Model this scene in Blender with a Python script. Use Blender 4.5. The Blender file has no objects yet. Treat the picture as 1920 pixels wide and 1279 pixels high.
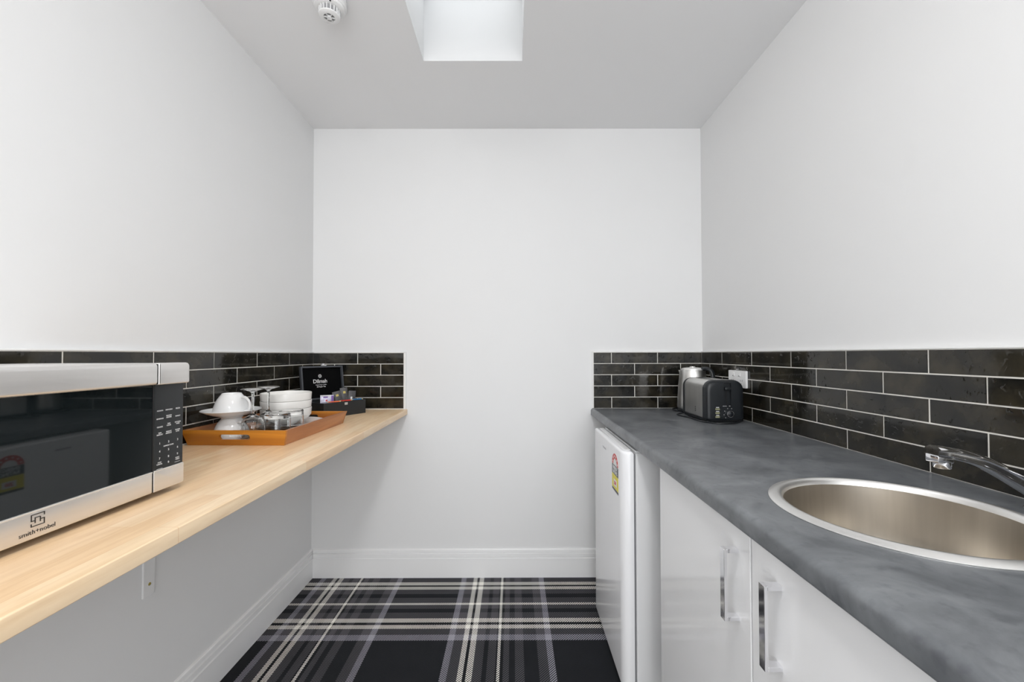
import bpy, bmesh, math, random
from mathutils import Matrix, Vector
random.seed(7)
C = bpy.context.scene.collection
PI = math.pi

# ------------------------------------------------------------ camera, world, exposure
WL, WR, D, HC = 1.0746, 1.0171, 2.2039, 2.4          # left wall, right wall, back wall, ceiling (metres from the lens)
NEAR = -1.9                                          # wall behind the camera
f_px = 770.37
cam_d = bpy.data.cameras.new('camera'); cam = bpy.data.objects.new('camera', cam_d); C.objects.link(cam)
cam_d.sensor_width = 36; cam_d.lens = f_px / 1920 * 36
cam_d.shift_x = -4.05 / 1920; cam_d.shift_y = 12.46 / 1920
cam_d.clip_start = 0.02
r = Vector((0.99999471, -0.00256619, -0.00199971)); u = Vector((0.00195605, -0.0169043, 0.9998552)); fw = Vector((0.00259963, 0.99985382, 0.0168992))
M = Matrix.Identity(4)
for i in range(3):
    M[i][0] = r[i]; M[i][1] = u[i]; M[i][2] = -fw[i]
M[0][3], M[1][3], M[2][3] = 0, 0, 1.1774
cam.matrix_world = M
S = bpy.context.scene
S.camera = cam
S.view_settings.view_transform = 'Standard'; S.view_settings.look = 'None'
S.view_settings.gamma = 1; S.view_settings.use_curve_mapping = False
S.view_settings.exposure = -0.19
w = bpy.data.worlds.new('world'); S.world = w; w.use_nodes = True
w.node_tree.nodes['Background'].inputs[0].default_value = (0.85, 0.92, 1, 1)
w.node_tree.nodes['Background'].inputs[1].default_value = 1.0
LAMP_STRENGTH = 48
FILL_LAMP_STRENGTH = 105
SKY_STRENGTH = 2.0
FILL_UPPER_POWER = 34
FILL_LOWER_POWER = 11
# unseen fill lights added behind the viewer to even out the walls
for nm, pw, zc_, hh in (('fill_light_upper', FILL_UPPER_POWER, 1.55, .98), ('fill_light_lower', FILL_LOWER_POWER, .53, .98)):
    dl = bpy.data.lights.new(nm, 'AREA'); dl.shape = 'RECTANGLE'; dl.size = 1.84; dl.size_y = hh; dl.energy = pw; dl.color = (.99, .995, 1)
    dlo = bpy.data.objects.new(nm, dl); C.objects.link(dlo); dlo.location = (0, NEAR - .06, zc_); dlo.rotation_euler = (PI / 2, 0, 0)

# ------------------------------------------------------------ materials
def srgb(r_, g, b):
    c = lambda v: ((v / 255) / 12.92) if v / 255 <= .04045 else (((v / 255) + .055) / 1.055) ** 2.4
    return (c(r_), c(g), c(b), 1)

class N:
    def __init__(s, name):
        s.m = bpy.data.materials.new(name); s.m.use_nodes = True
        s.t = s.m.node_tree; s.b = s.t.nodes['Principled BSDF']
    def n(s, kind, **kw):
        nd = s.t.nodes.new(kind)
        for k, v in kw.items():
            if k.startswith('i_'):
                key = k[2:]
                key = int(key) if key.isdigit() else key.replace('_', ' ')
                nd.inputs[key].default_value = v
            else: setattr(nd, k, v)
        return nd
    def l(s, a, b): s.t.links.new(a, b)
    def math(s, op, a, b=None, c=None):
        nd = s.t.nodes.new('ShaderNodeMath'); nd.operation = op
        for i, v in enumerate((a, b, c)):
            if v is None: continue
            if isinstance(v, (int, float)): nd.inputs[i].default_value = v
            else: s.l(v, nd.inputs[i])
        return nd.outputs[0]

def mat(name, col, rough=.5, metal=0, ior=1.5, bump=None, var=None, coat=0, emit=0, trans=0, spec=None, aniso=0):
    n = N(name); b = n.b
    b.inputs['Base Color'].default_value = col
    b.inputs['Roughness'].default_value = rough
    b.inputs['Metallic'].default_value = metal
    b.inputs['IOR'].default_value = ior
    if coat: b.inputs['Coat Weight'].default_value = coat; b.inputs['Coat Roughness'].default_value = .05
    if spec is not None: b.inputs['Specular IOR Level'].default_value = spec
    if trans: b.inputs['Transmission Weight'].default_value = trans
    if aniso: b.inputs['Anisotropic'].default_value = aniso
    if emit:
        b.inputs['Emission Color'].default_value = col; b.inputs['Emission Strength'].default_value = emit
    tc = n.n('ShaderNodeTexCoord')
    if var:                                    # (scale, amount, stretch)
        mp = n.n('ShaderNodeMapping'); mp.inputs['Scale'].default_value = var[2] if len(var) > 2 else (1, 1, 1)
        n.l(tc.outputs['Object'], mp.inputs[0])
        no = n.n('ShaderNodeTexNoise', i_Scale=var[0], i_Detail=5.0); n.l(mp.outputs[0], no.inputs['Vector'])
        rp = n.n('ShaderNodeValToRGB'); rp.color_ramp.elements[0].position = .3; rp.color_ramp.elements[1].position = .7
        a = var[1]
        rp.color_ramp.elements[0].color = [c * (1 - a) for c in col[:3]] + [1]
        rp.color_ramp.elements[1].color = [min(1, c * (1 + a)) for c in col[:3]] + [1]
        n.l(no.outputs['Fac'], rp.inputs[0]); n.l(rp.outputs[0], b.inputs['Base Color'])
    if bump:                                   # (scale, strength, distance)
        no2 = n.n('ShaderNodeTexNoise', i_Scale=bump[0], i_Detail=3.0); n.l(tc.outputs['Object'], no2.inputs['Vector'])
        bp = n.n('ShaderNodeBump', i_Strength=bump[1], i_Distance=bump[2] if len(bump) > 2 else .001)
        n.l(no2.outputs['Fac'], bp.inputs['Height']); n.l(bp.outputs[0], b.inputs['Normal'])
    return n.m

M_wall = mat('wall_paint', (.815, .815, .815, 1), .8, spec=.2, bump=(90, .12, .0006), var=(1.3, .012))
M_ceil = mat('ceiling_paint', (.865, .865, .87, 1), .85, spec=.2, bump=(80, .1, .0006), var=(1.1, .012))
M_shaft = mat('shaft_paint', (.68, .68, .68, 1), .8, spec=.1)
M_gloss = mat('gloss_trim_paint', (.90, .90, .90, 1), .28, var=(2, .01))
M_grout = mat('grout', srgb(222, 219, 212), .85, var=(30, .08), bump=(300, .2, .0004))
M_trim = mat('white_edge_trim', (.86, .86, .85, 1), .35)
M_door = mat('gloss_white_door', (.91, .91, .915, 1), .09, ior=1.52, var=(1.0, .01))
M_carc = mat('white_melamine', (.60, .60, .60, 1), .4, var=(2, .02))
M_frid = mat('fridge_enamel', (.90, .90, .915, 1), .13, bump=(240, .03, .0003), var=(1, .01))
M_fridside = mat('fridge_side_enamel', (.82, .82, .825, 1), .35, var=(1, .01))
M_gasket = mat('grey_gasket', (.22, .22, .23, 1), .7)
M_chrome = mat('chrome', (.88, .88, .90, 1), .07, 1)
M_steel = mat('brushed_steel', (.72, .71, .69, 1), .34, 1, var=(90, .05, (1, 1, .02)))
M_sink = mat('satin_sink_steel', (.64, .595, .53, 1), .30, 1, var=(60, .05, (1, 1, .05)), bump=(500, .05, .0002))
M_rim = mat('polished_rim_steel', (.84, .83, .81, 1), .32, .9)
M_silver = mat('silver_bezel', (.80, .78, .76, 1), .34, .75, var=(90, .03, (1, .03, 1)))
M_silverlite = mat('bright_silver_edge', (.86, .85, .83, 1), .25, .6)
M_black = mat('black_plastic', srgb(30, 33, 36), .35, var=(5, .05))
M_toast = mat('charcoal_plastic', srgb(22, 26, 30), .38, var=(5, .05))
M_dark = mat('matt_black', (.006, .006, .007, 1), .6)
M_glassblack = mat('black_oven_glass', (.008, .011, .012, 1), .03, ior=1.6)
M_panel = mat('control_panel_glass', (.022, .024, .025, 1), .18, ior=1.5)
M_print = mat('white_print', (.75, .75, .75, 1), .5)
M_logo = mat('dark_print', (.02, .018, .015, 1), .4)
M_china = mat('white_china', (.93, .93, .93, 1), .12, ior=1.5, coat=.3)
M_bowl = mat('cream_china', (.90, .885, .85, 1), .22, ior=1.5)
M_wplastic = mat('white_plastic', (.84, .84, .84, 1), .3)
M_box = mat('black_lacquer_box', srgb(34, 36, 38), .45, var=(10, .08))
M_boxin = mat('black_velvet_lining', (.002, .0022, .0025, 1), .8, spec=.1)
M_boxrim = mat('grey_box_rim', srgb(72, 75, 80), .4)
M_red = mat('red_print', srgb(214, 48, 40), .4)
M_redpk = mat('red_wrapper', srgb(220, 50, 38), .35, var=(80, .2))
M_orange = mat('orange_wrapper', srgb(240, 110, 60), .35, var=(80, .15))
M_blue = mat('blue_wrapper', srgb(50, 120, 175), .35, var=(80, .2))
M_cream = mat('cream_wrapper_end', srgb(235, 215, 160), .4)
M_purple = mat('purple_wrapper', srgb(100, 50, 150), .35)
M_lilac = mat('silver_lilac_wrapper', srgb(175, 172, 190), .3, .3, var=(90, .3))
M_sachet = mat('dark_grey_sachet', srgb(62, 60, 62), .4, var=(60, .25))
M_gold = mat('gold_print', srgb(200, 180, 90), .4)
M_yellow = mat('yellow_label', srgb(240, 225, 50), .4)
M_label = mat('charcoal_label', srgb(68, 70, 74), .4)
M_paper = mat('white_label', (.85, .85, .85, 1), .45)
M_brass = mat('brass_screw', (.45, .36, .10, 1), .35, 1)
M_amber = mat('translucent_button', srgb(150, 150, 120), .4)
M_grey = mat('mid_grey_plastic', (.30, .30, .31, 1), .5)
M_faint = mat('faint_grey_print', (.55, .55, .57, 1), .4)

def m_lamp(name, strength, col=(1, 1, .995, 1)):
    n = N(name); n.b.inputs['Base Color'].default_value = (.8, .8, .8, 1)
    n.b.inputs['Emission Color'].default_value = col; n.b.inputs['Emission Strength'].default_value = strength
    return n.m
M_lamp = m_lamp('lit_opal_diffuser', LAMP_STRENGTH)
M_fill_lamp = m_lamp('added_fill_diffuser', FILL_LAMP_STRENGTH)  # glow of the rear lamp added to flatten the lighting
M_sky = m_lamp('daylit_skylight_glazing', SKY_STRENGTH, (.93, .97, 1, 1))

def m_glass():
    n = N('clear_glass')
    n.b.inputs['Base Color'].default_value = (.97, .98, .98, 1)
    n.b.inputs['Roughness'].default_value = .01; n.b.inputs['IOR'].default_value = 1.48
    n.b.inputs['Transmission Weight'].default_value = 1
    return n.m
M_glass = m_glass()

def m_tile():
    n = N('black_handmade_glazed_tile')
    tc = n.n('ShaderNodeTexCoord'); oi = n.n('ShaderNodeObjectInfo')
    off = n.math('MULTIPLY', oi.outputs['Random'], 37.0)
    cx = n.n('ShaderNodeCombineXYZ'); n.l(off, cx.inputs[0]); n.l(off, cx.inputs[1]); n.l(off, cx.inputs[2])
    ad = n.n('ShaderNodeVectorMath', operation='ADD'); n.l(tc.outputs['Object'], ad.inputs[0]); n.l(cx.outputs[0], ad.inputs[1])
    # glaze colour: warm black with lighter brown clouds
    no = n.n('ShaderNodeTexNoise', i_Scale=14.0, i_Detail=4.0); n.l(ad.outputs[0], no.inputs['Vector'])
    rp = n.n('ShaderNodeValToRGB'); e = rp.color_ramp.elements
    e[0].position = .38; e[0].color = (.0085, .0085, .0075, 1); e[1].position = .72; e[1].color = (.040, .034, .022, 1)
    n.l(no.outputs['Fac'], rp.inputs[0]); n.l(rp.outputs[0], n.b.inputs['Base Color'])
    n.b.inputs['Roughness'].default_value = .07; n.b.inputs['IOR'].default_value = 1.5
    # wavy glaze + small pits
    w1 = n.n('ShaderNodeTexNoise', i_Scale=9.0, i_Detail=1.0); n.l(ad.outputs[0], w1.inputs['Vector'])
    w2 = n.n('ShaderNodeTexNoise', i_Scale=55.0, i_Detail=2.0); n.l(ad.outputs[0], w2.inputs['Vector'])
    r2 = n.n('ShaderNodeValToRGB'); r2.color_ramp.elements[0].position = .58; r2.color_ramp.elements[1].position = .75
    n.l(w2.outputs['Fac'], r2.inputs[0])
    h = n.math('ADD', n.math('MULTIPLY', w1.outputs['Fac'], 1.3), n.math('MULTIPLY', r2.outputs[0], .45))
    bp = n.n('ShaderNodeBump', i_Strength=.55, i_Distance=.0012); n.l(h, bp.inputs['Height']); n.l(bp.outputs[0], n.b.inputs['Normal'])
    return n.m
M_tile = m_tile()

def m_bench():
    n = N('oiled_hardwood_staves')
    tc = n.n('ShaderNodeTexCoord'); sp = n.n('ShaderNodeSeparateXYZ'); n.l(tc.outputs['Object'], sp.inputs[0])
    # staves run along y, about 43 mm wide and 0.45 m long
    cb = n.n('ShaderNodeCombineXYZ'); n.l(sp.outputs[1], cb.inputs[0]); n.l(sp.outputs[0], cb.inputs[1])
    br = n.n('ShaderNodeTexBrick', offset=.37, squash=1.0, i_Scale=1.0); n.l(cb.outputs[0], br.inputs['Vector'])
    br.inputs['Color1'].default_value = srgb(252, 228, 194); br.inputs['Color2'].default_value = srgb(245, 212, 172)
    br.inputs['Mortar'].default_value = srgb(240, 203, 160)
    br.inputs['Mortar Size'].default_value = .0006; br.inputs['Brick Width'].default_value = .43; br.inputs['Row Height'].default_value = .043
    mp = n.n('ShaderNodeMapping'); mp.inputs['Scale'].default_value = (1, .09, 1); n.l(tc.outputs['Object'], mp.inputs[0])
    g = n.n('ShaderNodeTexNoise', i_Scale=75.0, i_Detail=6.0, i_Distortion=.6); n.l(mp.outputs[0], g.inputs['Vector'])
    rp = n.n('ShaderNodeValToRGB'); rp.color_ramp.elements[0].position = .3; rp.color_ramp.elements[1].position = .65
    rp.color_ramp.elements[0].color = (.84, .77, .68, 1); rp.color_ramp.elements[1].color = (1, 1, 1, 1)
    n.l(g.outputs['Fac'], rp.inputs[0])
    mx = n.n('ShaderNodeMix', data_type='RGBA', blend_type='MULTIPLY'); mx.inputs['Factor'].default_value = .75
    n.l(br.outputs['Color'], mx.inputs['A']); n.l(rp.outputs[0], mx.inputs['B'])
    k = n.n('ShaderNodeTexNoise', i_Scale=2.6, i_Detail=3.0); n.l(mp.outputs[0], k.inputs['Vector'])
    mx2 = n.n('ShaderNodeMix', data_type='RGBA', blend_type='MULTIPLY')
    r3 = n.n('ShaderNodeValToRGB'); r3.color_ramp.elements[0].position = .35; r3.color_ramp.elements[1].position = .6
    r3.color_ramp.elements[0].color = (.92, .86, .78, 1); r3.color_ramp.elements[1].color = (1, 1, 1, 1); n.l(k.outputs['Fac'], r3.inputs[0])
    mx2.inputs['Factor'].default_value = .8; n.l(mx.outputs['Result'], mx2.inputs['A']); n.l(r3.outputs[0], mx2.inputs['B'])
    n.l(mx2.outputs['Result'], n.b.inputs['Base Color'])
    n.b.inputs['Roughness'].default_value = .28
    bp = n.n('ShaderNodeBump', i_Strength=.06, i_Distance=.0005); n.l(g.outputs['Fac'], bp.inputs['Height']); n.l(bp.outputs[0], n.b.inputs['Normal'])
    return n.m
M_bench = m_bench()

def m_wood(name, c1, c2, axis_scale, rough=.32):
    n = N(name); tc = n.n('ShaderNodeTexCoord')
    mp = n.n('ShaderNodeMapping'); mp.inputs['Scale'].default_value = axis_scale; n.l(tc.outputs['Object'], mp.inputs[0])
    g = n.n('ShaderNodeTexNoise', i_Scale=22.0, i_Detail=6.0, i_Distortion=1.0); n.l(mp.outputs[0], g.inputs['Vector'])
    rp = n.n('ShaderNodeValToRGB'); rp.color_ramp.elements[0].position = .3; rp.color_ramp.elements[1].position = .7
    rp.color_ramp.elements[0].color = c1; rp.color_ramp.elements[1].color = c2
    n.l(g.outputs['Fac'], rp.inputs[0]); n.l(rp.outputs[0], n.b.inputs['Base Color'])
    n.b.inputs['Roughness'].default_value = rough
    return n.m
M_tray_l = m_wood('acacia_tray_long_side', srgb(156, 98, 60), srgb(196, 136, 90), (.6, .08, 1))
M_tray_s = m_wood('acacia_tray_end', srgb(150, 82, 22), srgb(208, 138, 44), (.08, .6, 1))
M_tray_f = m_wood('acacia_tray_floor', srgb(150, 92, 40), srgb(196, 130, 60), (.6, .08, 1))

def m_counter():
    n = N('concrete_look_laminate'); tc = n.n('ShaderNodeTexCoord')
    a = n.n('ShaderNodeTexNoise', i_Scale=7.0, i_Detail=8.0, i_Roughness=.62, i_Distortion=.8); n.l(tc.outputs['Object'], a.inputs['Vector'])
    rp = n.n('ShaderNodeValToRGB'); e = rp.color_ramp.elements
    e[0].position = .28; e[0].color = srgb(76, 79, 83); e[1].position = .72; e[1].color = srgb(126, 129, 132)
    n.l(a.outputs['Fac'], rp.inputs[0])
    b2 = n.n('ShaderNodeTexNoise', i_Scale=46.0, i_Detail=4.0); n.l(tc.outputs['Object'], b2.inputs['Vector'])
    r2 = n.n('ShaderNodeValToRGB'); r2.color_ramp.elements[0].position = .33; r2.color_ramp.elements[1].position = .45
    r2.color_ramp.elements[0].color = (.80, .80, .82, 1); r2.color_ramp.elements[1].color = (1, 1, 1, 1); n.l(b2.outputs['Fac'], r2.inputs[0])
    mx = n.n('ShaderNodeMix', data_type='RGBA', blend_type='MULTIPLY'); mx.inputs['Factor'].default_value = 1
    n.l(rp.outputs[0], mx.inputs['A']); n.l(r2.outputs[0], mx.inputs['B']); n.l(mx.outputs['Result'], n.b.inputs['Base Color'])
    n.b.inputs['Roughness'].default_value = .30
    bp = n.n('ShaderNodeBump', i_Strength=.08, i_Distance=.0005); n.l(b2.outputs['Fac'], bp.inputs['Height']); n.l(bp.outputs[0], n.b.inputs['Normal'])
    return n.m
M_counter = m_counter()

def m_carpet():
    n = N('tartan_twill_carpet'); tc = n.n('ShaderNodeTexCoord'); sp = n.n('ShaderNodeSeparateXYZ'); n.l(tc.outputs['Object'], sp.inputs[0])
    K = (.0135, .0150, .0180, 1); G = (.095, .092, .102, 1); L = (.36, .355, .41, 1); W = (.93, .91, .85, 1)
    B2 = (.0105, .011, .0125, 1)
    def ramp(axis, start, period, stops):
        t = n.math('FRACT', n.math('DIVIDE', n.math('SUBTRACT', sp.outputs[axis], start), period))
        rp = n.n('ShaderNodeValToRGB'); cr = rp.color_ramp; cr.interpolation = 'CONSTANT'
        cr.elements[0].position = 0; cr.elements[0].color = stops[0][1]
        cr.elements.remove(cr.elements[1])
        for p, c in stops[1:]:
            e = cr.elements.new((p - start) / period); e.color = c
        n.l(t, rp.inputs[0]); return rp.outputs[0]
    xs = [(-.2719, L), (-.2469, G), (-.2109, W), (-.1891, B2), (-.1776, W), (-.1554, G), (-.1218, K), (-.1035, G), (-.0727, B2), (-.0665, W),
          (-.0544, B2), (-.0436, G), (-.019, K), (.0041, G), (.0393, K), (.093, G), (.1299, L), (.1559, K)]
    ys = [(1.714, L), (1.7463, G), (1.7839, W), (1.81, B2), (1.8253, W), (1.8534, G), (1.8955, K), (1.9239, G), (1.9543, W), (1.9700, G),
          (2.0103, K), (2.0423, G), (2.0804, W), (2.1055, B2), (2.1171, W), (2.1446, G), (2.185, L), (2.213, K)]
    cx = ramp(0, -.2719, .738, xs); cy = ramp(1, 1.714, .81, ys)
    p = .0104
    tw = n.math('FRACT', n.math('DIVIDE', n.math('SUBTRACT', sp.outputs[0], sp.outputs[1]), p))
    # slight wobble of the yarn
    sel = n.math('GREATER_THAN', tw, .5)
    mx = n.n('ShaderNodeMix', data_type='RGBA'); n.l(sel, mx.inputs['Factor']); n.l(cx, mx.inputs['A']); n.l(cy, mx.inputs['B'])
    no = n.n('ShaderNodeTexNoise', i_Scale=420.0, i_Detail=2.0); n.l(tc.outputs['Object'], no.inputs['Vector'])
    big = n.n('ShaderNodeTexNoise', i_Scale=7.0, i_Detail=3.0); n.l(tc.outputs['Object'], big.inputs['Vector'])
    k = n.math('ADD', n.math('MULTIPLY', no.outputs['Fac'], .7), n.math('MULTIPLY_ADD', big.outputs['Fac'], .5, .4))
    vm = n.n('ShaderNodeVectorMath', operation='SCALE'); n.l(mx.outputs['Result'], vm.inputs[0]); n.l(k, vm.inputs['Scale'])
    n.l(vm.outputs[0], n.b.inputs['Base Color'])
    n.b.inputs['Roughness'].default_value = .95; n.b.inputs['Specular IOR Level'].default_value = .1
    n.b.inputs['Sheen Weight'].default_value = .05
    bp = n.n('ShaderNodeBump', i_Strength=.5, i_Distance=.002); n.l(no.outputs['Fac'], bp.inputs['Height']); n.l(bp.outputs[0], n.b.inputs['Normal'])
    return n.m
M_carpet = m_carpet()

# ------------------------------------------------------------ mesh helpers
def link(name, me, m, parent=None, smooth=False, loc=None):
    if m is not None:
        me.materials.append(m)
    if smooth:
        for p in me.polygons: p.use_smooth = True
        try: me.set_sharp_from_angle(angle=math.radians(38))
        except Exception: pass
    o = bpy.data.objects.new(name, me); C.objects.link(o)
    if parent: o.parent = parent
    if loc: o.location = loc
    return o

def obj(name, bm, m, parent=None, smooth=False, loc=None):
    bmesh.ops.recalc_face_normals(bm, faces=bm.faces)
    me = bpy.data.meshes.new(name); bm.to_mesh(me); bm.free()
    return link(name, me, m, parent, smooth, loc)

def add_box(bm, x0, x1, y0, y1, z0, z1, bev=0, seg=2, mtx=None):
    t = bmesh.new()
    bmesh.ops.create_cube(t, size=1)
    for v in t.verts:
        v.co = Vector((x0 + (v.co.x + .5) * (x1 - x0), y0 + (v.co.y + .5) * (y1 - y0), z0 + (v.co.z + .5) * (z1 - z0)))
    if bev: bmesh.ops.bevel(t, geom=t.edges[:], offset=bev, segments=seg, affect='EDGES', profile=.5)
    if mtx: bmesh.ops.transform(t, matrix=mtx, verts=t.verts)
    merge(bm, t)

def merge(bm, t):
    me = bpy.data.meshes.new('tmp'); t.to_mesh(me); t.free(); bm.from_mesh(me); bpy.data.meshes.remove(me)

def bx(*a, **k):
    bm = bmesh.new(); add_box(bm, *a, **k); return bm

def lathe(profile, seg=48, mtx=None, bm=None):
    """profile: (r, z) list, spun about z"""
    bm = bm or bmesh.new(); rings = []
    t = bmesh.new()
    for (rr, z) in profile:
        if rr < 1e-6: rings.append([t.verts.new((0, 0, z))])
        else: rings.append([t.verts.new((rr * math.cos(2 * PI * i / seg), rr * math.sin(2 * PI * i / seg), z)) for i in range(seg)])
    for a, b in zip(rings, rings[1:]):
        for i in range(seg):
            j = (i + 1) % seg
            if len(a) == 1 and len(b) == 1: continue
            if len(a) == 1: t.faces.new((a[0], b[i], b[j]))
            elif len(b) == 1: t.faces.new((a[i], a[j], b[0]))
            else: t.faces.new((a[i], a[j], b[j], b[i]))
    if mtx: bmesh.ops.transform(t, matrix=mtx, verts=t.verts)
    merge(bm, t); return bm

def smooth_path(pts, n=8):
    pts = [Vector(p) for p in pts]; out = []
    for i in range(len(pts) - 1):
        p0 = pts[max(0, i - 1)]; p1 = pts[i]; p2 = pts[i + 1]; p3 = pts[min(len(pts) - 1, i + 2)]
        for k in range(n):
            t = k / n
            out.append(.5 * ((2 * p1) + (p2 - p0) * t + (2 * p0 - 5 * p1 + 4 * p2 - p3) * t * t + (3 * p1 - p0 - 3 * p2 + p3) * t ** 3))
    out.append(pts[-1]); return out

def tube(pts, rad, seg=10, bm=None, up=Vector((0, 0, 1)), sx=1, sy=1):
    """sweep an ellipse; rad may be a list"""
    bm = bm or bmesh.new(); pts = [Vector(p) for p in pts]; rings = []
    for i, p in enumerate(pts):
        d = (pts[min(i + 1, len(pts) - 1)] - pts[max(i - 1, 0)]).normalized()
        a = d.cross(up)
        if a.length < 1e-4: a = d.cross(Vector((0, 1, 0)))
        a.normalize(); b = a.cross(d).normalized()
        rr = rad[i] if isinstance(rad, (list, tuple)) else rad
        rings.append([bm.verts.new(p + a * rr * sx * math.cos(2 * PI * k / seg) + b * rr * sy * math.sin(2 * PI * k / seg)) for k in range(seg)])
    for a, b in zip(rings, rings[1:]):
        for k in range(seg):
            j = (k + 1) % seg; bm.faces.new((a[k], a[j], b[j], b[k]))
    bm.faces.new(rings[0][::-1]); bm.faces.new(rings[-1]); return bm

def prism(poly, h0, h1, axis='y', bm=None, bev=0):
    """poly: 2-D outline; extruded along axis. axis y -> (x,z), z -> (x,y), x -> (y,z)"""
    t = bmesh.new()
    def P(a, b, h): return {'y': (a, h, b), 'z': (a, b, h), 'x': (h, a, b)}[axis]
    lo = [t.verts.new(P(a, b, h0)) for a, b in poly]; hi = [t.verts.new(P(a, b, h1)) for a, b in poly]
    n_ = len(poly)
    for i in range(n_): t.faces.new((lo[i], lo[(i + 1) % n_], hi[(i + 1) % n_], hi[i]))
    f0 = t.faces.new(lo[::-1]); f1 = t.faces.new(hi)
    bmesh.ops.recalc_face_normals(t, faces=t.faces)
    if bev:
        es = list({e for f in (f0, f1) for e in f.edges})
        bmesh.ops.bevel(t, geom=es, offset=bev, segments=3, affect='EDGES', profile=.5)
    if bm is None: return t
    merge(bm, t); return bm

def rrect(x0, x1, z0, z1, rs, n=6):
    """rounded rectangle outline, rs = radii (bl, br, tr, tl)"""
    out = []
    for (cx, cz, a0, rr) in ((x0 + rs[0], z0 + rs[0], PI, rs[0]), (x1 - rs[1], z0 + rs[1], 1.5 * PI, rs[1]), (x1 - rs[2], z1 - rs[2], 0, rs[2]), (x0 + rs[3], z1 - rs[3], .5 * PI, rs[3])):
        if rr < 1e-6: out.append((cx, cz)); continue
        for k in range(n + 1):
            a = a0 + k / n * PI / 2; out.append((cx + rr * math.cos(a), cz + rr * math.sin(a)))
    return out

def cut(o, bm_cut):
    """subtract a solid from o for good"""
    me = bpy.data.meshes.new('c'); bmesh.ops.recalc_face_normals(bm_cut, faces=bm_cut.faces); bm_cut.to_mesh(me); bm_cut.free()
    c = bpy.data.objects.new('c', me); C.objects.link(c); c.matrix_world = o.matrix_world.copy()
    if o.parent: c.parent = o.parent; c.matrix_basis = o.matrix_basis.copy()
    md = o.modifiers.new('b', 'BOOLEAN'); md.operation = 'DIFFERENCE'; md.object = c; md.solver = 'EXACT'
    bpy.context.view_layer.update()
    dg = bpy.context.evaluated_depsgraph_get(); dg.update()
    new = bpy.data.meshes.new_from_object(o.evaluated_get(dg)); o.modifiers.clear(); old = o.data; new.name = old.name
    o.data = new; bpy.data.objects.remove(c); bpy.data.meshes.remove(me)

def text_mesh(body, size, depth=.0003, align='CENTER', spacing=1.0, bold=0.0):
    cu = bpy.data.curves.new('t', 'FONT'); cu.body = body; cu.size = size; cu.align_x = align; cu.align_y = 'CENTER'
    cu.extrude = depth / 2; cu.space_character = spacing; cu.offset = bold; cu.resolution_u = 3
    o = bpy.data.objects.new('t', cu); C.objects.link(o)
    bpy.context.view_layer.update(); dg = bpy.context.evaluated_depsgraph_get()
    me = bpy.data.meshes.new_from_object(o.evaluated_get(dg)); bpy.data.objects.remove(o); bpy.data.curves.remove(cu)
    return me

def add_text(bm, body, size, origin, right, up, depth=.0003, align='CENTER', bold=0.0, spacing=1.0):
    me = text_mesh(body, size, depth, align, spacing, bold)
    right = Vector(right).normalized(); up = Vector(up).normalized(); nn = right.cross(up)
    Mx = Matrix((( right.x, up.x, nn.x, origin[0]), (right.y, up.y, nn.y, origin[1]), (right.z, up.z, nn.z, origin[2]), (0, 0, 0, 1)))
    me.transform(Mx); bm.from_mesh(me); bpy.data.meshes.remove(me)

def thing(name, label, cat, loc=(0, 0, 0), rz=0, group=None):
    o = bpy.data.objects.new(name, None); C.objects.link(o); o.location = loc; o.rotation_euler = (0, 0, rz)
    o.empty_display_size = .05
    return tag(o, label, cat, group)

def tag(o, label, cat, group=None):
    o['label'] = label; o['category'] = cat
    if group: o['group'] = group
    return o

def struct(o, label=None, cat=None):
    o['kind'] = 'structure'
    if label: o['label'] = label
    if cat: o['category'] = cat
    return o

def dup(root, loc, label, rz=None):
    rr = root.copy(); C.objects.link(rr); rr.location = loc; rr['label'] = label
    if rz is not None: rr.rotation_euler = (0, 0, rz)
    for ch in list(root.children):
        c = ch.copy(); C.objects.link(c); c.parent = rr
        for g in ch.children:
            d = g.copy(); C.objects.link(d); d.parent = c
    return rr

# ------------------------------------------------------------ room shell
T = .1
floor = struct(obj('floor', bx(-WL - T, WR + T, NEAR - T, D + T, -.1, 0), M_carpet), 'charcoal tartan carpet with white and lilac stripes', 'floor')
wall_left = struct(obj('wall_left', bx(-WL - T, -WL, NEAR - T, D + T, 0, HC), M_wall), 'plain white wall behind the timber bench', 'wall')
wall_right = struct(obj('wall_right', bx(WR, WR + T, NEAR - T, D + T, 0, HC), M_wall), 'plain white wall behind the sink counter', 'wall')
wall_back = struct(obj('wall_back', bx(-WL, WR, D, D + T, 0, HC), M_wall), 'plain white wall facing the viewer between the two worktops', 'wall')
wall_front = struct(obj('wall_front', bx(-WL, WR, NEAR - T, NEAR, 0, HC), M_wall), 'plain white wall behind the viewer', 'wall')
cut(wall_front, bx(-.93, .93, NEAR - .3, NEAR + .1, -.1, 2.04))  # opening and its architrave are added so the fill lights shine in
arch = bmesh.new()
for a in ((-1.005, -.9302, NEAR + .0005, NEAR + .016, .001, 2.115), (.9302, 1.005, NEAR + .0005, NEAR + .016, .001, 2.115), (-.93, .93, NEAR + .0005, NEAR + .016, 2.041, 2.115)): add_box(arch, *a, bev=.003)
struct(obj('trim_5', arch, M_gloss), 'white architrave round the added fill-light opening behind the viewer', 'trim')
SX0, SX1, SY0, SY1 = -.370, .0405, 1.03, 1.690       # skylight opening
SH = .275
ceiling = struct(obj('ceiling', bx(-WL - T, WR + T, NEAR - T, D + T, HC, HC + .08), M_ceil), 'flat pale grey ceiling with a square skylight opening', 'ceiling')
cut(ceiling, bx(SX0, SX1, SY0, SY1, HC - .05, HC + .2))
shaft = bmesh.new()
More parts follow.
